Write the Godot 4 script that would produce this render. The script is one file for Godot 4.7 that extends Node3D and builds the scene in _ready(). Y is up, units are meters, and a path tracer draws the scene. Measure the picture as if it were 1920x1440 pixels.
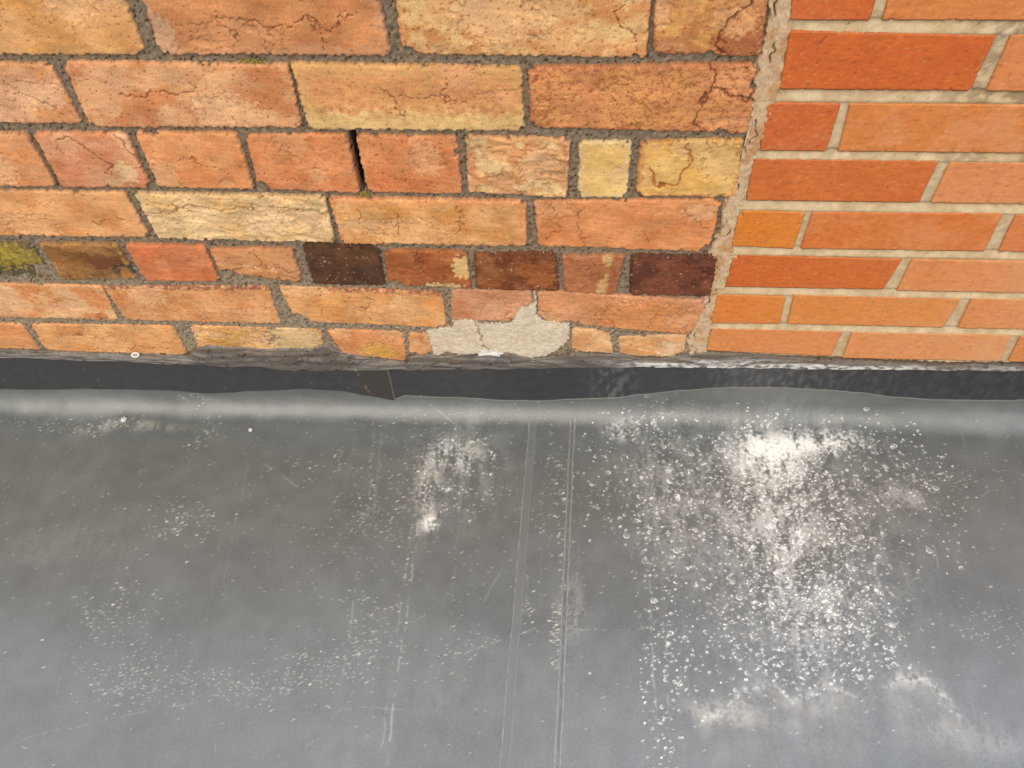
extends Node3D
# An old brick wall beside a newer one, above a black rubber flat roof with a flashing strip. Lengths in the tables: tenths of a millimetre on the wall, millimetres on the roof.

const OLD_BRICKS := [
	{q=[-6474,7201,-4194,7201,-4251,6441,-6531,6441],row=1,c="e2a868",d="d89a58",e="e6b078",pit=.5,rl=.5},
	{q=[-4005,7208,-1756,7213,-1713,6453,-4081,6448],row=1,c="cf8450",d="c47a4a",e="d19a72",ew=14,pit=.3,spl=[[.03,.72,.07,.35,.4,"d2a583"],[.42,.62,.035,.05,1.2,"b57a52"]],cr=[[.4,.55,.55,.62,.7,.5,.78,.62,.86,.4],[.7,.5,.72,.95],[.3,.45,.36,.8]]},
	{q=[-1591,7219,806,7195,820,6435,-1583,6459],row=1,c="e0ad70",d="cf9058",e="dd9a66",pit=1,mo=.8,m="e8c48c",bite=[[.02,1.03,9]],cr=[[.9,0,.86,.4,.95,.75]]},
	{q=[840,7248,1855,7224,1934,6464,887,6488],row=1,c="c98750",d="b9743f",e="b06a44",pit=.8,mo=.9,m="dea763",bl=.8,rl=1.1,spl=[[.82,.75,.2,.33,-2.5,"b26f49"]],cr=[[.98,.05,.82,.3,.66,.55,.6,1]],cw=2},
	{q=[-7593,6332,-5313,6332,-5328,5582,-7608,5582],row=2,c="e3ab80",d="db9866",e="e0a070",pit=.7,cr=[[.75,.45,.84,.55,.93,.8]]},
	{q=[-5172,6351,-2798,6333,-2841,5559,-5240,5548],row=2,c="e3ac7b",d="d0895a",e="e0a070",pit=.9,mo=.35,m="c98250",cr=[[.2,.5,.45,.42,.55,.4]]},
	{q=[-2766,6352,-411,6310,-391,5544,-2753,5553],row=2,c="d18a55",d="d9995c",e="dfae6c",ew=20,eb="e4bd80",pit=.5,rag=1.3,cr=[[.38,.3,.44,.55,.46,.9],[.44,.45,.6,.5,.75,.5],[.66,.15,.65,.45]],pit2=1},
	{q=[-330,6317,1929,6371,2033,5543,-326,5593],row=2,c="cc7f4d",d="d38c52",e="c47a50",ew=8,cz=1,mo=.3,m="dca960",bite=[[0,1,7],[1,.3,5]],cr=[[.8,0,.83,.3,.76,.6,.77,1],[.83,.35,1,.5]],cw=1.7,rl=.9},
	{q=[-7149,5444,-6049,5444,-6084,4667,-7184,4667],row=3,c="e09a68",d="d88d58",e="dfa070",pit=.6},
	{q=[-5957,5453,-4888,5458,-4905,4662,-6008,4660],row=3,c="dc946c",d="d0835c",e="d98e60",pit=.4,spl=[[.8,.7,.12,.22,.5,"e0b98c"],[.63,.86,.12,.08,.5,"d8ae80"]],cr=[[.25,.08,.5,.22,.7,.6,.6,.75],[.9,0,1,.6]]},
	{q=[-4767,5481,-3608,5479,-3649,4675,-4802,4689],row=3,c="e0935a",d="d88650",e="e29d68",pit=.35,bite=[[.16,-.03,7]],cr=[[.2,.6,.4,.42,.7,.62,.85,.75]],cw=1},
	{q=[-3508,5452,-2371,5472,-2381,4621,-3591,4676],row=3,c="d6824f",d="cf7746",e="db9060",pit=.7,bite=[[.02,1,10]]},
	{q=[-2258,5466,-1144,5458,-1145,4626,-2268,4640],row=3,c="d8834f",d="cf7746",e="dc9262",pit=.8,bite=[[.99,.3,3.5]],mo=.3,m="dc9a6c"},
	{q=[-1037,5466,98,5436,92,4590,-1060,4669],row=3,c="d39c66",d="ca8a58",e="d8a070",pit=.7,mo=1,m="e4c28e",rl=1,lam=1},
	{q=[216,5402,785,5416,786,4611,230,4609],row=3,c="e6c474",d="e2bc6c",e="ead3a0",ew=7,pit=.25,rl=.2,label="small pale yellow closer brick, narrowest of its course"},
	{q=[884,5410,1975,5466,2058,4650,906,4654],row=3,c="e3ba68",d="dfb05c",e="d08f50",ew=9,pit=.3,rl=.5,cr=[[.47,.05,.49,.3,.44,.55,.34,.78,.24,.82],[.12,.45,.16,.75,.28,.82]],cw=2.4,cc="b5663a",label="yellow brick with a curved rust-brown crack"},
	{q=[-7558,4580,-5278,4580,-5277,3820,-7557,3820],row=4,c="e3a468",d="d99258",e="e3ab76",pit=.5,cr=[[.7,.7,.85,.55,.93,.6]],cw=1},
	{q=[-5157,4582,-2820,4563,-2853,3799,-5163,3804],row=4,c="e9cd98",d="e2bc80",e="e6c48c",pit=.9,rl=1.6,lam=.8,cr=[[0,.35,.12,.45,.2,.25,.5,.3,.7,.22,.97,.35]],cw=1.5,cc="b08a5c",label="pale cream brick with a torn layered face"},
	{q=[-2758,4547,-394,4531,-391,3779,-2753,3782],row=4,c="e1a462",d="d5924f",e="e0965f",ew=13,pit=.4,mo=.6,m="e6b880",cr=[[.32,.2,.33,.55,.31,.85],[.66,.1,.66,.5,.62,.95],[.12,.2,.14,.6,.3,.9]],cw=1},
	{q=[-286,4525,1902,4598,1895,3739,-236,3793],row=4,c="d88850",d="d07e48",e="dc9460",pit=.3,bite=[[1.02,1.04,16],[1,0,7]],cr=[[.27,.05,.24,.4,.25,1],[.03,.3,.08,.1,.12,.6,.06,.9],[.6,.6,.63,.9],[.8,.2,.95,.5]],cw=1},
	{q=[-8031,3665,-6931,3665,-7013,3029,-8113,3029],row=5,c="8f7a45",d="6a5a44",e="75674a",pit=.6,rl=1.2,lich=[.45,.35,.5,.5],bl=.3,spl=[[.75,.82,.4,.25,2.5,"5a524a"]],label="brick crusted with yellow-green lichen"},
	{q=[-6830,3678,-5781,3692,-5762,3042,-6863,2979],row=5,c="9a6c40",d="7a5334",e="b98a56",ew=9,pit=.4,spl=[[.9,.75,.14,.18,1.5,"57504c"]],label="dull brown brick next to the lichen brick"},
	{q=[-5665,3695,-4606,3680,-4618,3009,-5655,2990],row=5,c="cf6e42",d="c8683e",e="d27a50",pit=.25,rl=.35,label="plain orange-red header brick"},
	{q=[-4559,3632,-3440,3678,-3467,2998,-4548,3172],row=5,c="cc8d5a",d="bf7a4b",e="b5704a",pit=.5,cr=[[.47,.1,.6,.45,.62,.95],[.1,.75,.4,.7,.7,.6,.95,.7],[.7,.6,.8,.85,.98,.9]],cw=1.2,bite=[[.1,1.05,12]]},
	{q=[-3288,3750,-2311,3734,-2320,2987,-3316,2980],row=5,c="62442f",d="553d2e",e="4e392c",pit=.5,mo=.3,m="6d4a3c",rl=.5,wsp=.5,label="dark burnt purple-brown brick"},
	{q=[-2232,3668,-1174,3664,-1157,2934,-2280,3010],row=5,c="a9643e",d="9c5836",e="b27048",pit=.5,mo=.35,m="cf9058",spl=[[.95,.4,.16,.32,.6,"e0bd82"],[.7,.98,.3,.14,1,"dcbd88"]],cr=[[.42,0,.44,.4,.48,.6]],bite=[[.1,1.02,8]]},
	{q=[-1067,3628,-25,3663,30,2947,-1075,2969],row=5,c="8e5634",d="7a472c",e="6b3f2a",pit=.4,wsp=.6,cr=[[.43,-.1,.42,.35],[.25,.1,.3,.4]],label="dark chestnut-brown brick with a short crack at its top"},
	{q=[71,3627,856,3656,792,2904,103,2905],row=5,c="b5754f",d="a56545",e="b07a58",pit=.3,cz=.6,stripe=[.62,.85,"d4ab74"],rl=.7},
	{q=[951,3648,2028,3665,2065,2910,986,2899],row=5,c="7d4a37",d="663d30",e="5a3b2e",pit=.3,wsp=.3,mo=.3,m="9c6248",label="dark plum-brown brick at the end of the burnt course"},
	{q=[-8640,2860,-6360,2860,-6451,2103,-8731,2103],row=6,c="e4b080",d="d5905c",e="dd9c68",pit=.6,mo=.6,m="e8bf90",spl=[[.9,.9,.04,.12,1.2,"c07a50"]],cr=[[.68,.35,.76,.4,.82,.5]]},
	{q=[-6342,2849,-3972,2918,-4006,2099,-6336,2107],row=6,c="da9862",d="d18a54",e="e0a878",pit=.7,mo=.5,m="e2b080",rag=1.2,tope="8a5a48"},
	{q=[-3829,2922,-1564,2878,-1573,2097,-3761,2157],row=6,c="e0a264",d="d99555",e="df9f68",pit=.5,bite=[[-.01,1.04,22]],cr=[[.5,.1,.57,.3,.46,.55,.52,.85],[.2,.6,.22,.9]],cw=1,tope="8a5a48"},
	{q=[-1436,2915,-338,2947,-313,2251,-1480,2271],row=6,c="c98a66",d="c27e58",e="c58a68",pit=.6,mo=.4,m="d5a07c",bite=[[1.04,1.02,22],[.2,1.06,6]],rl=.8},
	{q=[-258,2949,2033,2810,1946,2075,-237,2289],row=6,c="cd8a5e",d="d0885a",e="c78a68",pit=.5,spl=[[.7,.6,.34,.5,-1.6,"d6905c"]],bite=[[-.02,1.02,14],[.2,1.08,10],[1.03,1,11]],cr=[[.36,.65,.45,.3,.6,.15],[.36,.65,.5,.95],[.72,.3,.7,.9]],cw=1.1},
	{q=[-9114,1961,-8014,1961,-8059,1294,-9159,1294],row=7,c="d9945c",d="d08850",e="dd9f6c",pit=.4},
	{q=[-7861,1966,-5678,1991,-5704,1262,-7997,1297],row=7,c="e2a668",d="d9965a",e="e0a06a",pit=.8,bite=[[1.02,0,8]],cr=[[.62,.85,.7,.72,.9,.8]],spl=[[.3,.35,.03,.06,1,"b27a4e"]]},
	{q=[-5411,2013,-3439,1982,-3528,1443,-5480,1436],row=7,c="d9a468",d="d19252",e="d69060",pit=.5,mo=.3,m="e4c088",rl=1.2,spl=[[.78,.5,.24,.7,1.2,"d8ba8c"],[.3,.45,.2,.3,-1,"dca860"]],bite=[[1.02,.95,11]]},
	{q=[-3364,1997,-2229,1975,-2278,1219,-3190,1237],row=7,c="d98e58",d="d08450",e="da9260",pit=.5,bite=[[.02,1.04,20]],spl=[[.6,.66,.3,.26,1.4,"dda858"]],cr=[[.35,.6,.6,.35,.95,.5]],rl=.9},
	{q=[-2144,1965,-1784,1940,-1793,1417,-2198,1442],row=7,c="db9a62",d="cf8650",e="d89660",pit=.4,bite=[[1,.8,5]],rl=1},
	{q=[235,2161,771,2094,870,1589,254,1591],row=7,c="dcb080",d="d09a68",e="d8a878",pit=.5,bite=[[1,0,7],[0,1,7]],rl=1.2,rr=5},
	{q=[918,1963,1881,2060,1902,1497,970,1513],row=7,c="dca468",d="d59860",e="e0b890",pit=.4,bite=[[0,1.05,9],[1.03,1.05,15]],spl=[[.75,.6,.2,.4,.6,"e2c09a"]],rl=1,rr=4},
]
const NEW_BRICKS := [
	{q=[2067,7168,2830,7158,2851,6837,2126,6840],row=1,c="d56f38",d="d0682f"},
	{q=[2938,7158,5088,7158,5123,6837,2973,6837],row=1,c="e08a4c",d="dc8446"},
	{q=[2155,6728,4065,6685,4081,6091,2208,6095],row=2,c="d4692f",d="cf642c",cr=[[.18,.1,.16,.5]],cw=.6},
	{q=[4204,6701,6354,6701,6394,6086,4244,6086],row=2,c="e18c55",d="dd8850"},
	{q=[2124,5931,2864,5924,2893,5321,2188,5326],row=3,c="cf6833",d="d06f3c",cz=.5,czc="e09a68",label="short orange brick with a web of fine pale crazing"},
	{q=[2960,5925,5110,5925,5173,5323,3023,5323],row=3,c="dc8546",d="df8f58"},
	{q=[2145,5209,4126,5207,4149,4606,2184,4603],row=4,c="d57338",d="cf6d34"},
	{q=[4256,5194,6406,5194,6434,4600,4284,4600],row=4,c="e3925e",d="df8b56"},
	{q=[2138,4435,2908,4433,2920,3829,2163,3858],row=5,c="e0822c",d="dc7c2a",bite=[[0,0,6]],label="short amber-orange brick"},
	{q=[2994,4435,5154,4460,5219,3838,3011,3831],row=5,c="d9783a",d="dc8247"},
	{q=[5314,4438,7464,4438,7542,3832,5392,3832],row=5,c="e0854f",d="dc804a"},
	{q=[2227,3699,4299,3664,4257,3103,2228,3096],row=6,c="d26a2c",d="ce662a",bite=[[0,0,5]]},
	{q=[4421,3667,6571,3667,6597,3087,4447,3087],row=6,c="e3935c",d="df8c54"},
	{q=[2153,2934,3046,2929,3114,2356,2172,2336],row=7,c="e0833a",d="dd7e36"},
	{q=[3155,2964,5323,2955,5328,2351,3216,2360],row=7,c="e08c48",d="de8846"},
	{q=[5451,2959,7601,2959,7673,2346,5523,2346],row=7,c="e39660",d="df9058"},
	{q=[2207,2218,4017,2210,4017,1635,2212,1707],row=8,c="e08e54",d="de8a50"},
	{q=[4144,2202,6308,2220,6420,1614,4202,1603],row=8,c="e2965f",d="e0925a"},
	{q=[6438,2201,8588,2201,8694,1606,6544,1606],row=8,c="e08f56",d="dd8a50"},
]
const JOINT_LEFT := [1923,7032,1975,6771,1951,6435,1989,6075,2050,5619,2055,5193,1964,4566,2019,4138,1943,3768,2047,3175,1988,2516,1948,1913,2027,1502]
const JOINT_RIGHT := [2111,7033,2154,6771,2182,6436,2223,6077,2189,5620,2159,5194,2148,4569,2172,4141,2193,3774,2226,3180,2169,2522,2206,1923,2253,1512]
const PATCH := [-1869,2025,-1747,2066,-1468,2138,-1473,2259,-1300,2313,-1187,2293,-1039,2214,-656,2239,-593,2313,-551,2491,-497,2574,-385,2634,-303,2693,-302,2937,-266,2938,-267,2442,-162,2304,-49,2307,202,2256,212,1912,40,1609,-158,1455,-400,1378,-642,1368,-882,1440,-1126,1430,-1369,1434,-1645,1517,-1737,1406,-1839,1442]
const SEAL_TOP := [-8695,1338,-8047,1335,-6737,1289,-5709,1302,-5482,1462,-5321,1562,-4952,1550,-4385,1504,-3719,1530,-3449,1633,-3242,1454,-2770,1337,-2309,1273,-2224,1413,-1932,1465,-1692,1434,-1280,1518,-716,1553,-318,1435,82,1505,317,1594,713,1570,946,1619,1271,1499,1585,1512,1961,1619,2258,1696,3430,1612,4130,1575,5130,1550,5891,1541,6782,1565]
const STRIP_TOP := [-8736,1220,-7018,1191,-5577,1151,-3647,1075,-2795,1139,-2124,1182,-317,1271,726,1356,2066,1412,3621,1437,5144,1474,6787,1517]
const STRIP_FOOT := [-9247,315,-7627,436,-6464,412,-5581,375,-4838,471,-4105,582,-3411,568,-2990,496,-2552,346,-2389,447,-1612,422,-752,370,-150,399,445,459,946,544,1356,639,1998,788,2553,887,3348,938,3992,924,4569,864,5241,764,5823,703,6375,715,7135,781]
const DASHES := [[-579,54,20,37,46,1],[-748,38,42,12,90,.7],[-856,37,66,10,70,.6],[-573,208,42,25,90,.9],[-355,109,74,27,50,1],[-281,193,54,31,120,.8],[-628,363,44,46,110,.9],[-576,447,46,30,150,.6],[-434,451,93,18,140,.5],[-320,423,44,20,110,.6],[-253,376,36,52,120,.7],[-2,111,17,80,50,1],[19,175,8,76,55,1.3],[14,363,8,38,60,1.2],[-28,334,8,27,22,1.1],[-116,383,41,18,35,.8],[608,327,42,30,70,.8],[591,106,88,20,60,.8],[-204,135,46,80,170,.8],[-268,278,96,50,70,.7],[-57,221,722,173,420,.6],[-47,416,656,143,160,.7],[-626,146,263,124,70,.6],[685,76,48,38,25,.7],[-592,-18,38,10,30,.6],[-207,37,230,26,60,.6],[404,434,172,41,30,.9],[-28,131,84,93,60,.7]]
const RINGS := [[338,84,78,72,528,1],[358,175,94,96,672,1],[383,258,98,89,672,1],[362,351,108,66,608,1],[225,255,84,165,480,.5],[187,125,66,130,260,.5],[537,134,71,108,176,.9],[121,108,74,104,208,.55],[-147,115,60,67,144,.7],[154,423,25,98,130,.5],[468,81,114,66,256,.8]]
const HAZES := [[340,65,60,42,.88,"f2f2f0",.26],[392,49,92,24,.7,"f2f2f0",.45],[336,158,64,98,.36,"f0f0ee",.52],[361,306,52,93,.26,"e8e8e6",.52],[111,31,29,20,.7,"eceae4",.45],[195,125,123,120,.15,"dcdcda",.45],[353,209,170,223,.28,"dedede",.5],[-154,81,43,27,.6,"e6e4de",.5],[-182,200,14,15,.85,"f0efea",.42],[-194,154,20,74,.4,"dedbd4",.5],[169,144,49,156,.15,"dadad8",.45],[528,139,47,20,.32,"eeeeec",.5],[449,53,58,18,.6,"f0f0ee",.5],[228,461,56,18,.35,"d2c8b8",.42],[548,477,72,26,.2,"cfc8bc",.4],[-148,105,77,106,.22,"d8d8d4",.5],[32,325,23,46,.3,"d0cac0",.5],[-705,41,102,12,.35,"c9c2ae",.45],[-747,250,118,35,.12,"b8b2aa",.4],[-45,451,644,103,.06,"b4b6b8",.4]]
const STREAKS := [[.28,3,-188,87,-200,208,-201,333,-204,511],[.2,3,-201,87,-210,226,-212,371,-212,525],[.16,4,-294,39,-282,184,-280,351,-276,460],[.12,5,-278,39,-273,192],[.3,2,-203,-8,-104,65],[.25,2,-510,85,-400,145],[.3,2,-122,398,-64,377,2,349],[.2,1.5,-94,325,-66,272],[.25,1.5,-216,368,-173,341],[.25,1.5,36,357,151,352],[.3,3,144,257,144,373,146,509],[.22,3,163,335,161,521],[.18,4,571,88,564,169,553,252],[.14,4,644,19,637,96],[.3,2.5,514,274,551,249],[.16,1.5,-319,542,-274,474,-144,469],[.14,2,-727,540,-592,500,-437,470],[.2,1.5,-433,527,-423,559]]
const TIDES := [[.7,5,185,485,214,471,259,436,285,421,305,424,321,435,343,426,366,415,389,422,407,435,431,435],[.8,8,430,439,446,424,469,412,500,413,520,429,534,452,556,470]]
const SEAMS := [[0,0,33,-4,23,301,17,540],[1,0,-32,15,-44,304,-51,543]]
const OPEN_JOINT := [-2341,5501,-2269,5502,-2262,4673,-2378,4671]

var blotch := FastNoiseLite.new()
var mottle := FastNoiseLite.new()
var grain := FastNoiseLite.new()
var ragged := FastNoiseLite.new()
var craze := FastNoiseLite.new()
var speck := FastNoiseLite.new()
var names := {}
var M := {}


func _ready() -> void:
	# ---- camera, sky, sun, exposure
	var cam := Camera3D.new()
	cam.name = "camera"
	add_child(cam)
	cam.transform = Transform3D(Basis(Vector3(0.998316, -0.028297, -0.050637), Vector3(-0.025577, 0.56877, -0.822099), Vector3(0.052063, 0.82201, 0.567088)), Vector3(0, 1.115, 0.72))
	cam.fov = 51.176
	cam.near = 0.02
	cam.far = 600.0
	cam.current = true
	var sky_mat := ProceduralSkyMaterial.new()
	sky_mat.sky_top_color = Color(0.80, 0.85, 0.94)
	sky_mat.sky_horizon_color = Color(0.93, 0.94, 0.96)
	sky_mat.sky_curve = 0.25
	sky_mat.ground_bottom_color = Color(0.30, 0.29, 0.28)
	sky_mat.ground_horizon_color = Color(0.55, 0.55, 0.55)
	sky_mat.sky_energy_multiplier = 1.1
	sky_mat.sun_angle_max = 1.0
	var sky := Sky.new()
	sky.sky_material = sky_mat
	var env := Environment.new()
	env.background_mode = Environment.BG_SKY
	env.sky = sky
	env.tonemap_mode = Environment.TONE_MAPPER_LINEAR
	env.tonemap_exposure = 3.85
	env.sdfgi_enabled = true
	env.ssao_enabled = true
	env.ssil_enabled = true
	var we := WorldEnvironment.new()
	we.name = "world_environment"
	we.environment = env
	add_child(we)
	var sun := DirectionalLight3D.new()
	sun.name = "sun"
	sun.light_energy = 0.26
	sun.light_color = Color(1.0, 0.96, 0.90)
	sun.light_angular_distance = 60.0
	sun.shadow_enabled = true
	add_child(sun)
	sun.look_at_from_position(Vector3(-0.8, 2.6, 2.4), Vector3.ZERO)

	setup_noise()
	setup_materials()
	build_ground()
	build_roof()
	build_old_wall()
	build_new_wall()
	build_flashing()
	build_small_things()


# ---------------------------------------------------------------- helpers
func numbered(called: String) -> String:
	var n: int = names.get(called, 0)
	names[called] = n + 1
	return called if n == 0 else "%s_%03d" % [called, n]


func thing(called: String, label: String, category: String, group := "", kind := "") -> Node3D:
	var o := Node3D.new()
	o.name = numbered(called)
	add_child(o, true)
	o.set_meta("label", label)
	if category:
		o.set_meta("category", category)
	if group:
		o.set_meta("group", group)
	if kind:
		o.set_meta("kind", kind)
	return o


func part(called: String, mesh: Mesh, mat: Material, parent: Node3D) -> MeshInstance3D:
	var o := MeshInstance3D.new()
	o.name = called
	o.mesh = mesh
	if mat:
		o.material_override = mat
	parent.add_child(o, true)
	return o


func tone(hex: String) -> Vector3:
	var c := Color(hex)
	return Vector3(c.r, c.g, c.b)


func noise(sd: int, freq: float, octaves := 3, kind := FastNoiseLite.TYPE_SIMPLEX_SMOOTH) -> FastNoiseLite:
	var n := FastNoiseLite.new()
	n.seed = sd
	n.noise_type = kind
	n.frequency = freq
	n.fractal_type = FastNoiseLite.FRACTAL_FBM if octaves > 1 else FastNoiseLite.FRACTAL_NONE
	n.fractal_octaves = octaves
	return n


func setup_noise() -> void:
	blotch = noise(11, 0.016, 3)
	mottle = noise(12, 0.09, 4)
	grain = noise(13, 0.33, 2)
	ragged = noise(14, 0.11, 3)
	speck = noise(15, 0.24, 1)
	craze = noise(16, 0.16, 1, FastNoiseLite.TYPE_CELLULAR)
	craze.cellular_return_type = FastNoiseLite.RETURN_DISTANCE2_SUB
	craze.cellular_jitter = 1.1


func noise_picture(n: FastNoiseLite, size: int, low: float, high: float) -> ImageTexture:
	var im := n.get_seamless_image(size, size, false, false, 0.2, true)
	var data := im.get_data()
	for i in data.size():
		data[i] = clampi(int(255.0 * lerpf(low, high, data[i] / 255.0)), 0, 255)
	var made := Image.create_from_data(size, size, false, Image.FORMAT_L8, data)
	made.convert(Image.FORMAT_RGBA8)
	return ImageTexture.create_from_image(made)


func gritty(base: Color, fine: ImageTexture, bump: ImageTexture, per_metre: float, depth_cm: float, rough: float, spec: float) -> StandardMaterial3D:
	var m := StandardMaterial3D.new()
	m.albedo_color = base
	m.vertex_color_use_as_albedo = true
	m.vertex_color_is_srgb = true
	m.albedo_texture = fine
	m.heightmap_enabled = true
	m.heightmap_texture = bump
	m.heightmap_scale = depth_cm
	m.uv1_triplanar = true
	m.uv1_world_triplanar = true
	m.uv1_scale = Vector3.ONE * per_metre
	m.roughness = rough
	m.metallic_specular = spec
	return m


func setup_materials() -> void:
	var g := Color(0.62, 0.62, 0.62).linear_to_srgb()
	var fine := noise_picture(noise(31, 0.11, 4), 512, 0.84, 1.04)
	var pitted := noise_picture(noise(32, 0.09, 5), 512, 0.0, 1.0)
	var sandy := noise_picture(noise(33, 0.16, 3), 512, 0.38, 1.15)
	var smooth_grain := noise_picture(noise(34, 0.2, 2), 512, 0.86, 1.06)
	M.old_brick = gritty(Color(0.72, 0.72, 0.72).linear_to_srgb(), fine, pitted, 7.0, 0.009, 0.88, 0.3)
	M.new_brick = gritty(Color(0.67, 0.67, 0.67).linear_to_srgb(), smooth_grain, pitted, 8.0, 0.02, 0.6, 0.4)
	M.old_mortar = gritty(g, sandy, pitted, 11.0, 0.06, 0.95, 0.2)
	M.new_mortar = gritty(g, noise_picture(noise(35, 0.14, 4), 512, 0.82, 1.08), pitted, 9.0, 0.025, 0.92, 0.25)
	M.rubber = gritty(g, smooth_grain, pitted, 10.0, 0.008, 0.34, 0.5)
	M.sheet = gritty(Color(1, 1, 1), smooth_grain, pitted, 10.0, 0.008, 0.46, 0.68)
	M.sealant = gritty(g, fine, pitted, 10.0, 0.02, 0.4, 0.5)
	M.far_mortar = gritty(Color(0.5, 0.45, 0.4), sandy, pitted, 11.0, 0.06, 0.95, 0.2)
	M.core = gritty(Color(0.35, 0.3, 0.26), fine, pitted, 9.0, 0.05, 0.95, 0.2)
	M.plain = gritty(g, smooth_grain, pitted, 12.0, 0.02, 0.7, 0.4)


# nu x nv points, row by row from the top; front towards +z when x runs right
func grid(nu: int, nv: int, pts: PackedVector3Array, cols := PackedColorArray(), uvs := PackedVector2Array(), onto: ArrayMesh = null, facing := Vector3.ZERO) -> ArrayMesh:
	var norms := PackedVector3Array()
	norms.resize(nu * nv)
	for j in nv:
		var up := maxi(j - 1, 0) * nu
		var dn := mini(j + 1, nv - 1) * nu
		var here := j * nu
		for i in nu:
			var a := pts[here + mini(i + 1, nu - 1)] - pts[here + maxi(i - 1, 0)]
			var b := pts[up + i] - pts[dn + i]
			norms[here + i] = a.cross(b).normalized()
	var idx := PackedInt32Array()
	idx.resize((nu - 1) * (nv - 1) * 6)
	var k := 0
	for j in nv - 1:
		for i in nu - 1:
			var a := j * nu + i
			idx[k] = a
			idx[k + 1] = a + 1
			idx[k + 2] = a + nu
			idx[k + 3] = a + 1
			idx[k + 4] = a + nu + 1
			idx[k + 5] = a + nu
			k += 6
	var arr := []
	arr.resize(Mesh.ARRAY_MAX)
	arr[Mesh.ARRAY_VERTEX] = pts
	arr[Mesh.ARRAY_NORMAL] = norms
	arr[Mesh.ARRAY_INDEX] = idx
	if cols.size():
		arr[Mesh.ARRAY_COLOR] = cols
	if uvs.size():
		arr[Mesh.ARRAY_TEX_UV] = uvs
	var m := onto if onto else ArrayMesh.new()
	m.add_surface_from_arrays(Mesh.PRIMITIVE_TRIANGLES, arr)
	return m


func box(lo: Vector3, hi: Vector3) -> ArrayMesh:
	var b := BoxMesh.new()
	b.size = hi - lo
	var st := SurfaceTool.new()
	st.begin(Mesh.PRIMITIVE_TRIANGLES)
	st.append_from(b, 0, Transform3D(Basis(), (lo + hi) / 2))
	return st.commit()


# y (mm) of a polyline given as x, y, x, y ... in tenths of a millimetre
func y_at(line: Array, x: float) -> float:
	var t := x * 10.0
	var n := line.size()
	if t <= line[0]:
		return line[1] / 10.0
	for k in range(2, n, 2):
		if t <= line[k]:
			var w: float = (t - line[k - 2]) / maxf(1.0, line[k] - line[k - 2])
			w = w * w * (3.0 - 2.0 * w) * 0.5 + w * 0.5
			return lerpf(line[k - 1], line[k + 1], w) / 10.0
	return line[n - 1] / 10.0


# x (mm) of a polyline that runs downwards
func x_at(line: Array, y: float) -> float:
	var t := y * 10.0
	var n := line.size()
	if t >= line[1]:
		return line[0] / 10.0
	for k in range(2, n, 2):
		if t >= line[k + 1]:
			return lerpf(line[k], line[k - 2], (t - line[k + 1]) / maxf(1.0, line[k - 1] - line[k + 1])) / 10.0
	return line[n - 2] / 10.0


func to_segment(p: Vector2, a: Vector2, b: Vector2) -> float:
	var d := b - a
	return p.distance_to(a + d * clampf((p - a).dot(d) / maxf(d.length_squared(), 1e-6), 0.0, 1.0))


# signed distance to a closed polygon, positive inside
func inside(p: Vector2, poly: PackedVector2Array) -> float:
	var best := 1e9
	var n := poly.size()
	for k in n:
		best = minf(best, to_segment(p, poly[k], poly[(k + 1) % n]))
	return best if Geometry2D.is_point_in_polygon(p, poly) else -best


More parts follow.
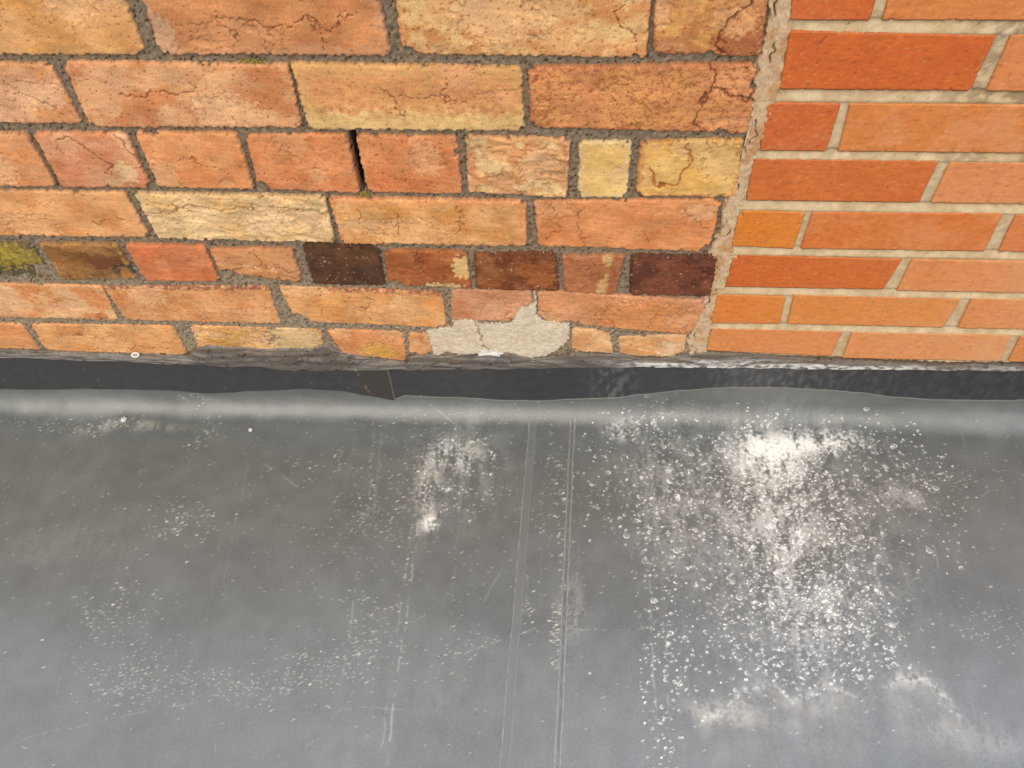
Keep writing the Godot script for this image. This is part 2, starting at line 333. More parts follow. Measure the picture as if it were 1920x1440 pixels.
# ---------------------------------------------------------------- one brick
func brick(st: Dictionary, parent: Node3D, mat: Material, res: float, sd: int, fresh := false) -> MeshInstance3D:
	var q: Array = st.q
	var tl := Vector2(q[0], q[1]) / 10.0
	var tr := Vector2(q[2], q[3]) / 10.0
	var br := Vector2(q[4], q[5]) / 10.0
	var bl := Vector2(q[6], q[7]) / 10.0
	var wide := (tl.distance_to(tr) + bl.distance_to(br)) / 2.0
	var high := (tl.distance_to(bl) + tr.distance_to(br)) / 2.0
	var e := 2.4
	var nu := int((wide + 2 * e) / res) + 2
	var nv := int((high + 2 * e) / res) + 2
	var rng := RandomNumberGenerator.new()
	rng.seed = sd
	var ox := rng.randf_range(-4000, 4000)
	var oy := rng.randf_range(-4000, 4000)
	var z0 := rng.randf_range(-1.0, 1.0) if not fresh else rng.randf_range(-0.4, 0.4)
	var tilt_x := rng.randf_range(-1.0, 1.0) * (1.2 if not fresh else 0.4)
	var tilt_y := rng.randf_range(-1.0, 1.0) * (0.8 if not fresh else 0.3)
	var c1 := tone(st.c)
	var c2 := tone(st.get("d", st.c))
	var ce := tone(st.get("e", st.c))
	if not fresh:
		c2 = c1 + (c2 - c1) * 1.25
	var ew: float = st.get("ew", 5.0 if not fresh else 0.0)
	var cm := tone(st.m) if st.has("m") else c1.lerp(tone("e8c298"), 0.4)
	var mo: float = st.get("mo", 0.3 if not fresh else 0.0)
	var pit: float = st.get("pit", 0.4 if not fresh else 0.75)
	var rl: float = st.get("rl", 0.7 if not fresh else 0.18)
	if not fresh and c1.x > 0.72:
		var peach := Vector3(0.92, 0.71, 0.56)  # pale peach that the lighter old bricks lean towards
		c1 = c1.lerp(peach, 0.3)
		c2 = c2.lerp(peach, 0.2)
		ce = ce.lerp(peach, 0.2)
	elif fresh:
		c1 = c1.lerp(Vector3(0.87, 0.60, 0.40), 0.06)
		c2 = c2.lerp(Vector3(0.87, 0.60, 0.40), 0.06)
	var rr: float = st.get("rr", 5.0 if not fresh else 1.5)
	var ro: float = 4.6 if not fresh else 1.8
	var rag: float = st.get("rag", 1.0 if not fresh else 0.55)
	var lam: float = st.get("lam", 0.0)
	var cz: float = st.get("cz", 0.0)
	var czc := tone(st.get("czc", "8a4a2e"))
	var wsp: float = st.get("wsp", 0.0)
	var cw: float = st.get("cw", 1.2)
	var cc := tone(st.get("cc", "6e4430"))
	var bites: Array = st.get("bite", []).duplicate()
	var spalls: Array = st.get("spl", []).duplicate()
	if not fresh and res < 3.0:
		# chipped corners and edges, and shallow flakes where the fired skin is gone
		for corner in [Vector2(0, 0), Vector2(1, 0), Vector2(0, 1), Vector2(1, 1)]:
			if rng.randf() < 0.45:
				bites.append([corner.x, corner.y, rng.randf_range(2.5, 6.0)])
		for k in 3:
			bites.append([rng.randf(), float(rng.randi() % 2) * 1.04 - 0.02, rng.randf_range(1.5, 4.0)])
		for k in 2:
			var bare := c1.lerp(Vector3(0.91, 0.74, 0.58), rng.randf_range(0.15, 0.5)) if c1.x > 0.72 else c1 * rng.randf_range(0.85, 1.12)
			spalls.append([rng.randf(), rng.randf(), rng.randf_range(0.08, 0.24), rng.randf_range(0.12, 0.4), rng.randf_range(0.4, 1.3), Color(bare.x, bare.y, bare.z).to_html(false)])
	var stripe: Array = st.get("stripe", [])
	var lich: Array = st.get("lich", [])
	var has_eb := st.has("eb")
	var eb := tone(st.get("eb", st.c))
	var has_top := st.has("tope")
	var tope := tone(st.get("tope", st.c))
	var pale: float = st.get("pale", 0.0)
	var dirt := tone("92745c") if not fresh else tone("cdb088")
	var cracks: Array[PackedVector2Array] = []
	var crack_boxes: Array[Rect2] = []
	for c in st.get("cr", []):
		var line := PackedVector2Array()
		for k in range(0, c.size(), 2):
			line.append(Vector2(c[k] * wide, c[k + 1] * high))
		var r := Rect2(line[0], Vector2.ZERO)
		for p in line:
			r = r.expand(p)
		cracks.append(line)
		crack_boxes.append(r.grow(6.0))
	var pts := PackedVector3Array()
	var cols := PackedColorArray()
	pts.resize(nu * nv)
	cols.resize(nu * nv)
	var at := 0
	for j in nv:
		var ly := -e + (high + 2 * e) * j / (nv - 1.0)
		var v := ly / high
		for i in nu:
			var lx := -e + (wide + 2 * e) * i / (nu - 1.0)
			var u := lx / wide
			var p := tl.lerp(tr, u).lerp(bl.lerp(br, u), v)
			var x := p.x + ox
			var y := p.y + oy
			var nb := mottle.get_noise_2d(x, y)
			var nr := ragged.get_noise_2d(x, y)
			var na := blotch.get_noise_2d(x * 0.8, y)
			var ng := grain.get_noise_2d(x, y)
			# distance in from the edge
			var dx := minf(lx, wide - lx)
			var dy := minf(ly, high - ly)
			var d := minf(dx, dy)
			if dx < rr and dy < rr:
				d = rr - sqrt((rr - dx) * (rr - dx) + (rr - dy) * (rr - dy))
			d += rag * (nr * 2.6 + nb * 0.7) + (0.8 if not fresh else 1.1)
			for b in bites:
				d = minf(d, sqrt((lx - b[0] * wide) ** 2 + (ly - b[1] * high) ** 2) - b[2] + nr * 5.0)
			var t := clampf(d / ro, 0.0, 1.0)
			var z := -ro * 0.6 * (1.0 - sqrt(maxf(0.0, 1.0 - (1.0 - t) * (1.0 - t))))
			if d < 0.0:
				z -= minf(-d * 7.0, 12.0)
			if j == 0 or i == 0 or j == nv - 1 or i == nu - 1:
				z = -14.0
			z += z0 + tilt_x * (u - 0.5) + tilt_y * (v - 0.5)
			z += rl * (na * 1.2 + nb * 0.42 + ng * 0.03)
			# colour of the clay
			var c := c1.lerp(c2, smoothstep(-0.18, 0.32, na + nb * 0.25))
			if mo > 0.0:
				var k := smoothstep(0.02, 0.3, nb * 0.4 + blotch.get_noise_2d(x * 1.6 + 900.0, y * 2.0) + ng * 0.06) * mo
				c = c.lerp(cm, k * 0.9)
			if ew > 0.0:
				c = c.lerp(ce, (1.0 - smoothstep(0.15 * ew, ew, d + nb * ew)) * 0.9)
			if has_eb:
				c = c.lerp(eb, smoothstep(0.62, 0.82, v + nb * 0.25))
			if has_top:
				var k := (1.0 - smoothstep(0.06, 0.13, v + nr * 0.07)) * smoothstep(-0.25, 0.1, nb + ng * 0.6)
				c = c.lerp(tope, k * 0.85)
				z -= k * 1.2
			if stripe:
				c = c.lerp(tone(stripe[2]), smoothstep(stripe[0], stripe[0] + 0.06, u + nb * 0.06) * (1.0 - smoothstep(stripe[1] - 0.08, stripe[1], u + nb * 0.06)))
			for s in spalls:
				var far := sqrt(((u - s[0]) / s[2]) ** 2 + ((v - s[1]) / s[3]) ** 2) + nr * 0.55
				var k := 1.0 - smoothstep(0.88, 1.0, far)
				if far < 1.4:
					z -= s[4] * k
					c = c.lerp(tone(s[5]), k * 0.9)
					c *= 1.0 - 0.12 * (1.0 - smoothstep(0.0, 0.09, absf(far - 0.97))) * clampf(absf(s[4]), 0.0, 1.0)
			if lam > 0.0:
				var ridge := mottle.get_noise_2d(x * 0.22, y * 0.6 + na * 9.0)
				z += lam * ridge * 2.2
				c *= 1.0 + 0.16 * ridge * lam
			if not fresh:
				c *= 1.0 + 0.12 * blotch.get_noise_2d(x * 0.9 + 50.0, y * 1.3 + 700.0)
			# drag marks of the wire, grain and grit
			var drag := mottle.get_noise_2d(x * 0.35 + 300.0, y * 1.9 + x * 0.12)
			c *= 1.0 + ng * 0.05 + drag * (0.09 if not fresh else 0.08) + nb * (0.07 if not fresh else 0.05)
			var sp := speck.get_noise_2d(x * (0.8 if not fresh else 0.55), y * (1.2 if not fresh else 1.5))
			if pit > 0.0 and sp > 0.86 - 0.22 * pit + nb * 0.25:
				var k := smoothstep(0.86 - 0.22 * pit, 0.97 - 0.22 * pit, sp - nb * 0.25)
				z -= k * (0.45 if not fresh else 0.15)
				c = c.lerp(Vector3(c.x * 0.74, c.y * 0.55, c.z * 0.45), k * (0.75 if not fresh else 0.4))
			if sp < (-0.80 if not fresh else -0.66):
				c = c.lerp(Vector3(0.93, 0.84, 0.72), smoothstep(-0.80, -0.88, sp) * 0.5 if not fresh else smoothstep(-0.66, -0.8, sp) * 0.28)
			if wsp > 0.0 and speck.get_noise_2d(x * 0.7 + 77.0, y * 0.7) > 0.97 - wsp * 0.12 + blotch.get_noise_2d(x * 2.0, y * 2.0) * 0.4:
				c = c.lerp(Vector3(0.86, 0.80, 0.74), 0.75)
			if cz > 0.0:
				var cell := craze.get_noise_2d(x * 0.38 + nb * 5.0, y * 0.85 + nr * 5.0) + 1.0
				var k := (1.0 - smoothstep(0.03, 0.17, cell)) * cz * smoothstep(-0.3, 0.05, nr + na * 0.5)
				if not fresh:
					z -= k * 0.9
				c = c.lerp(czc, k * 0.5)
			for n in cracks.size():
				if crack_boxes[n].has_point(Vector2(lx, ly)):
					var w := Vector2(lx + nr * 2.0 + blotch.get_noise_2d(x * 2.6, y * 2.6) * 9.0, ly + blotch.get_noise_2d(y * 2.6, x * 2.6) * 9.0)
					var near := 1e9
					for s in cracks[n].size() - 1:
						near = minf(near, to_segment(w, cracks[n][s], cracks[n][s + 1]))
					var k := (1.0 - smoothstep(cw * 0.3, cw * 0.95, near + absf(ng) * 0.3)) * (1.0 if cw > 1.15 else smoothstep(-0.8, -0.2, nb + na))
					z -= k * 1.6 * minf(cw, 1.5)
					c = c.lerp(cc, k * (0.75 if cw > 1.25 else 0.5))
			if lich:
				var far := sqrt(((u - lich[0]) / lich[2]) ** 2 + ((v - lich[1]) / lich[3]) ** 2) + nr * 0.9
				var k := 1.0 - smoothstep(0.7, 1.0, far)
				z += k * (0.5 + 1.4 * maxf(nb, 0.0))
				c = c.lerp(tone("b29c42").lerp(tone("82743a"), smoothstep(-0.1, 0.4, nb)), k * 0.9)
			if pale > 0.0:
				c = c.lerp(tone("e8b48c"), pale * smoothstep(0.0, 1.0, u) * (0.75 + na))  # lens haze painted into the clay colour, growing to the right
			c = c.lerp(dirt, (1.0 - smoothstep(-0.5, 0.7 if not fresh else 0.8 + 6.0 * maxf(nr - 0.12, 0.0), d + ng * 0.6)) * (0.6 if not fresh else 0.8))
			pts[at] = Vector3(p.x, p.y, z) * 0.001
			cols[at] = Color(clampf(c.x, 0, 1), clampf(c.y, 0, 1), clampf(c.z, 0, 1))
			at += 1
	var o := part("brick", grid(nu, nv, pts, cols), mat, parent)
	if st.has("label"):
		o.set_meta("label", st.label)
	return o


# bricks beyond the frame continue a course: from x (mm) towards dir, between y0 and y1
func run_on(parent: Node3D, mat: Material, x: float, stop: float, y_low: float, y_high: float, unit: float, joint: float, shades: Array, sd: int, fresh: bool) -> void:
	var dir := signf(stop - x)
	var k := 0
	while (stop - x) * dir > 20.0:
		var far := x + dir * minf(unit, absf(stop - x))
		var a := minf(x, far) * 10.0
		var b := maxf(x, far) * 10.0
		var st := {q = [a, y_high * 10.0, b, y_high * 10.0, b, y_low * 10.0, a, y_low * 10.0], c = shades[(k + sd) % shades.size()], d = shades[(k + sd + 1) % shades.size()]}
		brick(st, parent, mat, 4.0 if absf(x) < 1200.0 else 9.0, sd * 31 + k, fresh)
		x = far + dir * joint
		k += 1


# ---------------------------------------------------------------- walls
func build_old_wall() -> void:
	var wall := thing("old_brick_wall", "weathered old orange and buff brick wall with dark gritty mortar and cracked bricks", "wall")
	part("core", box(Vector3(-2.30, -0.12, -0.235), Vector3(0.205, 0.80, -0.042)), M.core, wall)
	# mortar behind and between the bricks
	var step := 2.2
	var x0 := -1300.0
	var x1 := 214.0
	var y0 := 96.0
	var y1 := 800.0
	var nu := int((x1 - x0) / step) + 1
	var nv := int((y1 - y0) / step) + 1
	var pts := PackedVector3Array()
	var cols := PackedColorArray()
	pts.resize(nu * nv)
	cols.resize(nu * nv)
	var dark := tone("b5a08a")
	var light := tone("d2bda2")
	var moss := tone("a89a3a")
	var gap := PackedVector2Array()
	for k in range(0, 8, 2):
		gap.append(Vector2(OPEN_JOINT[k], OPEN_JOINT[k + 1]) / 10.0)
	var at := 0
	for j in nv:
		var y := y1 - (y1 - y0) * j / (nv - 1.0)
		for i in nu:
			var x := x0 + (x1 - x0) * i / (nu - 1.0)
			var nb := mottle.get_noise_2d(x * 1.5, y * 1.5)
			var nr := ragged.get_noise_2d(x, y)
			var low := 1.0 - smoothstep(240.0, 400.0, y + nr * 60.0)
			var z := lerpf(-5.0, -2.6, low) + nr * 1.3 + nb * 1.1
			var c := dark.lerp(light, clampf(low * 0.75 + blotch.get_noise_2d(x, y) * 0.45, 0.0, 1.0))
			c *= 1.0 + nb * 0.32
			if speck.get_noise_2d(x * 1.1, y * 1.1) > 0.64:
				c *= 0.5
				z -= 0.9
			elif speck.get_noise_2d(x * 1.1 + 50.0, y * 1.1) > 0.66:
				c = c.lerp(Vector3(0.78, 0.70, 0.6), 0.7)
			if x > -250.0 and x < -215.0 and y > 455.0 and y < 560.0:
				var k := smoothstep(-1.0, 1.5, inside(Vector2(x, y), gap))
				z = lerpf(z, -30.0, k)
				c *= 1.0 - 0.5 * k
			pts[at] = Vector3(x, y, z) * 0.001
			cols[at] = Color(c.x, c.y, c.z)
			at += 1
	part("mortar", grid(nu, nv, pts, cols), M.old_mortar, wall)
	part("mortar", box(Vector3(-2.30, 0.0, -0.030), Vector3(-1.30, 0.80, -0.004)), M.far_mortar, wall)
	var sd := 100
	for st in OLD_BRICKS:
		sd += 1
		brick(st, wall, M.old_brick, 1.3, sd)
	# the courses go on to the left and one course goes on above
	var shades := ["d99a62", "cf8850", "dca870", "d58e5c"]
	var ends := {1: [-660.0, 643.0, 718.0], 2: [-771.0, 558.0, 633.0], 3: [-728.0, 467.0, 544.0], 4: [-765.0, 382.0, 458.0], 5: [-822.0, 302.0, 366.0], 6: [-882.0, 210.0, 286.0], 7: [-924.0, 130.0, 196.0]}
	for r in ends:
		run_on(wall, M.old_brick, ends[r][0], -2290.0, ends[r][1], ends[r][2], 228.0 if r % 2 else 229.0, 9.0, shades, r * 3 + 400, false)
	run_on(wall, M.old_brick, 200.0, -2290.0, 728.0, 797.0, 228.0, 9.0, shades, 470, false)
	# the pale patch of repair mortar low on the wall
	var poly := PackedVector2Array()
	for k in range(0, PATCH.size(), 2):
		poly.append(Vector2(PATCH[k], PATCH[k + 1]) / 10.0)
	nu = 190
	nv = 132
	pts.resize(nu * nv)
	cols.resize(nu * nv)
	at = 0
	for j in nv:
		var y := 296.0 - 164.0 * j / (nv - 1.0)
		for i in nu:
			var x := -192.0 + 218.0 * i / (nu - 1.0)
			var nr := ragged.get_noise_2d(x * 1.4, y * 1.4)
			var nb := mottle.get_noise_2d(x, y)
			var d := inside(Vector2(x, y), poly) + nr * 4.0 + grain.get_noise_2d(x, y) * 0.5
			var z := 0.2 + nr * 0.5 + nb * 0.45 + blotch.get_noise_2d(x * 1.2, y * 1.2) * 1.6
			if d < 2.0:
				z -= (2.0 - maxf(d, 0.0)) * 0.5
			if d < 0.0:
				z -= minf(-d * 6.0, 12.0)
			var c := tone("efe0ca").lerp(tone("e2d0b6"), smoothstep(-0.2, 0.3, nb + blotch.get_noise_2d(x, y) * 0.5))
			c *= 1.0 + grain.get_noise_2d(x, y) * 0.12
			# one hairline crack runs down it and a seam where a brick edge lies under it
			var k := 1.0 - smoothstep(0.4, 1.2, to_segment(Vector2(x + nr * 5.0, y + nb * 3.0), Vector2(-113, 224), Vector2(-106, 168)))
			k = maxf(k, 1.0 - smoothstep(0.4, 1.2, to_segment(Vector2(x + nr * 5.0, y), Vector2(-106, 168), Vector2(-75, 140))))
			z -= k * 1.2
			c = c.lerp(tone("7a6a50"), k * 0.8)
			k = (1.0 - smoothstep(0.2, 1.3, absf(y - 220.0 + nr * 2.0))) * smoothstep(-115.0, -100.0, x) * (1.0 - smoothstep(-40.0, -20.0, x))
			z -= k * 0.5
			c *= 1.0 - k * 0.12
			if d < 1.2:
				c *= lerpf(0.72, 1.0, clampf(d / 1.2, 0.0, 1.0))
			pts[at] = Vector3(x, y, z) * 0.001
			cols[at] = Color(c.x, c.y, c.z)
			at += 1
	var patch := part("repair_patch", grid(nu, nv, pts, cols), M.new_mortar, wall)
	patch.set_meta("label", "pale cream repair mortar patch with a hairline crack")
	for k in 5:
		var x := -2.30 + k * 0.503
		part("coping_stone", box(Vector3(x, 0.802, -0.27), Vector3(x + 0.495, 0.858, 0.03)), M.new_mortar, wall)


func build_new_wall() -> void:
	var wall := thing("new_brick_wall", "newer smooth bright orange brick wall with pale cream mortar joints", "wall")
	part("core", box(Vector3(0.210, -0.12, -0.235), Vector3(2.10, 0.80, -0.042)), M.core, wall)
	# mortar: struck so that each bed joint slopes in under the brick above
	var step := 2.2
	var x0 := 200.0
	var x1 := 1120.0
	var y0 := 110.0
	var y1 := 800.0
	var nu := int((x1 - x0) / step) + 1
	var nv := int((y1 - y0) / step) + 1
	var pts := PackedVector3Array()
	var cols := PackedColorArray()
	pts.resize(nu * nv)
	cols.resize(nu * nv)
	var at := 0
	for j in nv:
		var y := y1 - (y1 - y0) * j / (nv - 1.0)
		# how far down in its bed joint: 0 under the brick above, 1 on the brick below
		var f := fposmod(677.2 - y + 37.5, 75.0) - 37.5
		for i in nu:
			var x := x0 + (x1 - x0) * i / (nu - 1.0)
			var nb := mottle.get_noise_2d(x * 0.8 + 70.0, y * 0.8)
			var nr := ragged.get_noise_2d(x * 0.6, y)
			var z := -2.0 + nb * 0.4 + nr * 0.5
			if absf(f) < 8.0:
				z = lerpf(-4.8, -0.2, clampf((f + 6.5 + nr * 2.0) / 12.0, 0.0, 1.0)) + nb * 0.4
			var c := tone("e2caa6").lerp(tone("d4ba94"), smoothstep(-0.2, 0.3, blotch.get_noise_2d(x * 1.5, y * 1.5)))
			c *= 1.0 + nb * 0.08 + grain.get_noise_2d(x, y) * 0.06
			# grime that gathers in the joints of the upper right
			var grime := smoothstep(330.0, 460.0, x) * smoothstep(420.0, 600.0, y) * smoothstep(-0.15, 0.25, nr + blotch.get_noise_2d(x * 2.0, y * 2.0))
			c = c.lerp(tone("7a6850"), grime * 0.5)
			if speck.get_noise_2d(x, y) > 0.88:
				c *= 0.8
			pts[at] = Vector3(x, y, z) * 0.001
			cols[at] = Color(c.x, c.y, c.z)
			at += 1
	part("mortar", grid(nu, nv, pts, cols), M.new_mortar, wall)
	part("mortar", box(Vector3(1.12, 0.0, -0.030), Vector3(2.10, 0.80, -0.004)), M.new_mortar, wall)
	var sd := 700
	for st in NEW_BRICKS:
		sd += 1
		st = st.duplicate()
		st.pale = clampf((st.q[0] - 2400.0) / 6000.0, 0.0, 0.5) + (0.12 if st.row > 4 else 0.0)  # amount of painted haze: more to the right and in lower courses
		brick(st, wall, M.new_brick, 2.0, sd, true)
	var shades := ["dd8648", "d87c40", "e08e52"]
	var ends := [520.0, 649.0, 525.0, 653.0, 764.0, 667.0, 777.0, 879.0]
	for r in 8:
		var y := 677.2 - 75.0 * r
		run_on(wall, M.new_brick, ends[r], 2090.0, y + 7.0, y + 68.0, 215.0, 10.0, shades, 900 + r, true)
	run_on(wall, M.new_brick, 212.0, 2090.0, 758.0, 797.0, 215.0, 10.0, shades, 960, true)
	for k in 4:
		var x := 0.215 + k * 0.475
		part("coping_stone", box(Vector3(x, 0.802, -0.27), Vector3(x + 0.445, 0.858, 0.03)), M.new_mortar, wall)
	# the band of pointing smeared up the meeting of the two walls
	nu = 44
	nv = 360
	pts.resize(nu * nv)
	cols.resize(nu * nv)
	at = 0
	for j in nv:
		var y := 800.0 - 655.0 * j / (nv - 1.0)
		var xl := x_at(JOINT_LEFT, y)
		var xr := x_at(JOINT_RIGHT, y)
		for i in nu:
			var u := i / (nu - 1.0) * 1.5 - 0.3
			var x := lerpf(xl, xr, u)
			var nr := ragged.get_noise_2d(x * 1.3, y * 0.8)
			var nb := mottle.get_noise_2d(x, y)
			var d := minf(x - xl + 3.0, xr - x) + nr * 5.0
			var z := 0.2 + nr * 1.0 + nb * 0.5 - absf(u - 0.5) * 1.5
			if d < 1.5:
				z -= (1.5 - maxf(d, 0.0)) * 0.7
			if d < 0.0:
				z -= minf(-d * 5.0, 10.0)
			var c := tone("e2c4a2").lerp(tone("d6b490"), smoothstep(-0.15, 0.3, nb + blotch.get_noise_2d(x * 2.0, y) * 0.5))
			c *= 1.0 + grain.get_noise_2d(x, y) * 0.12
			# shrinkage crack along the side of the old bricks
			var cx := lerpf(xl, xr, 0.22) + blotch.get_noise_2d(0.0, y * 2.5) * 9.0
			var k := (1.0 - smoothstep(0.3, 1.2, absf(x - cx))) * smoothstep(-0.05, 0.15, blotch.get_noise_2d(500.0, y * 1.2))
			z -= k * 2.2
			c = c.lerp(tone("4a3828"), k * 0.8)
			c = c.lerp(tone("c88a58"), smoothstep(0.15, 0.4, blotch.get_noise_2d(x * 1.6 + 40.0, y * 1.1)) * 0.5)
			pts[at] = Vector3(x, y, z) * 0.001
			cols[at] = Color(clampf(c.x, 0, 1), c.y, c.z)
			at += 1
	part("pointing", grid(nu, nv, pts, cols), M.new_mortar, wall)


# ---------------------------------------------------------------- roof
func roof_lift(x: float, z: float) -> float:  # mm: the roof's fall and its slack
	var far := smoothstep(0.0, 60.0, z)
	return x * 0.019 - z * 0.008 + far * (blotch.get_noise_2d(x * 0.35, z * 0.35) * 2.4 + blotch.get_noise_2d(x * 1.1 + 90.0, z * 0.7) * 0.6)


func cove(x: float) -> float:  # mm: how softly the sheet turns up the wall
	return 34.0 + blotch.get_noise_2d(x * 0.25 + 222.0, 5.0) * 14.0 + 8.0 * exp(-((x + 790.0) / 110.0) ** 2)


# a point of the sheet: s < 0 runs up the wall, s > 0 out over the roof
func sheet(x: float, s: float) -> Vector3:
	var r := cove(x)
	var quarter := r * PI / 2.0
	var wave := blotch.get_noise_2d(x * 0.5 + 77.0, s * 0.3) * 3.0
	if s >= 0.0:
		return Vector3(x, roof_lift(x, r + 2.0 + s) + wave * (1.0 - smoothstep(0.0, 60.0, s)), r + 2.0 + s)
	var base := roof_lift(x, r + 2.0)
	if s > -quarter:
		var a := -s / r
		return Vector3(x, base + r * (1.0 - cos(a)) + wave * cos(a), 2.0 + r * (1.0 - sin(a)) + wave * sin(a))
	return Vector3(x, base + r + (-s - quarter), 2.0 + wave * exp((s + quarter) / 30.0))


func sheet_mesh(onto: ArrayMesh, x0: float, x1: float, nx: int, rows: Array) -> ArrayMesh:
	var pts := PackedVector3Array()
	var uvs := PackedVector2Array()
	var cols := PackedColorArray()
	for s in rows:
		for i in nx:
			var x := lerpf(x0, x1, i / (nx - 1.0))
			pts.append(sheet(x, s) * 0.001)
			uvs.append(Vector2((x + 1000.0) / 1800.0, (s + 100.0) / 900.0))
			cols.append(Color(0.336, 0.352, 0.356))
	return grid(nx, rows.size(), pts, cols, uvs, onto)


func build_ground() -> void:
	var p := PlaneMesh.new()
	p.size = Vector2(400, 400)
	var g := part("ground", p, gritty(Color(0.30, 0.30, 0.29), null, noise_picture(noise(51, 0.05), 256, 0, 1), 1.0, 0.3, 0.9, 0.3), self)
	g.material_override.vertex_color_use_as_albedo = false
	g.position.y = -3.2
	g.set_meta("kind", "structure")
	g.set_meta("label", "paved ground far below the flat roof")


func build_roof() -> void:
	var roof := thing("flat_roof", "weathered black rubber membrane flat roof with white chalky stains and lap seams", "", "", "structure")
	part("deck", box(Vector3(-2.5, -0.30, -0.02), Vector3(2.3, -0.08, 2.6)), M.plain, roof)
	var rows := []
	for k in 10:
		rows.append(-100.0 + k * 5.0)
	for k in 20:
		rows.append(-50.0 + k * 2.5)
	for k in 20:
		rows.append(k * 4.0)
	for k in 73:
		rows.append(80.0 + k * 10.0)
	var mesh := ArrayMesh.new()
	sheet_mesh(mesh, -1000.0, 800.0, 401, rows)
	var outer_rows := rows.filter(func(s): return int(absf(s)) % 10 == 0)
	sheet_mesh(mesh, -2500.0, -1000.0, 76, outer_rows)
	sheet_mesh(mesh, 800.0, 2300.0, 76, outer_rows)
	sheet_mesh(mesh, -2500.0, 2300.0, 121, [800.0, 1100.0, 1500.0, 2000.0, 2560.0])
	var membrane := part("membrane", mesh, null, roof)
	var weathered := StandardMaterial3D.new()
	weathered.albedo_texture = stained_picture()
	weathered.roughness = 0.46
	weathered.metallic_specular = 0.68
	weathered.heightmap_enabled = true
	weathered.heightmap_texture = noise_picture(noise(52, 0.05, 4), 512, 0, 1)
	weathered.heightmap_scale = 0.012
	membrane.set_surface_override_material(0, weathered)
	for k in 3:
		membrane.set_surface_override_material(k + 1, M.sheet)
	# two raised seam welds
	for s in SEAMS:
		var line: Array = s.slice(2)
		var wide: float = 9.0 if s[0] == 0 else 13.0
		var nx := 27
		var nz := 300
		var pts := PackedVector3Array()
		var cols := PackedColorArray()
		for j in nz:
			var z := 18.0 + j * 2.3
			for i in nx:
				var u := i / (nx - 1.0) * 2.0 - 1.0
				var cx := lerpf(line[0], line[line.size() - 2], (z - line[1]) / (line[line.size() - 1] - line[1]))
				cx += blotch.get_noise_2d(z * 0.5, s[0] * 90.0) * 1.2
				var x := cx + u * (wide / 2.0 + 1.2)
				var into := wide / 2.0 - absf(x - cx)
				var h := -1.0 + 1.5 * smoothstep(-1.0, 0.2, into)
				var c := tone("8a8d8c" if s[0] == 0 else "7e8284")
				var nb := mottle.get_noise_2d(x, z)
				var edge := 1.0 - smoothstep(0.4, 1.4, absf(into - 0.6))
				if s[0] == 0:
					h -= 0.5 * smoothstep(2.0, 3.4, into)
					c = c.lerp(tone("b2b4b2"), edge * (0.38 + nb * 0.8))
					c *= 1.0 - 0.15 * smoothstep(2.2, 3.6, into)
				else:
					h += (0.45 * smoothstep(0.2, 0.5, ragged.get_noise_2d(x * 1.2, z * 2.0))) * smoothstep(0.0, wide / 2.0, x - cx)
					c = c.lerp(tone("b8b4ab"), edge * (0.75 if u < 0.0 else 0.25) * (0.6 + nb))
				var p := sheet(x, z - cove(x) - 2.0)
				pts.append((p + Vector3(0, h, 0)) * 0.001)
				cols.append(Color(c.x, c.y, c.z))
		part("seam", grid(nx, nz, pts, cols), M.rubber, roof)


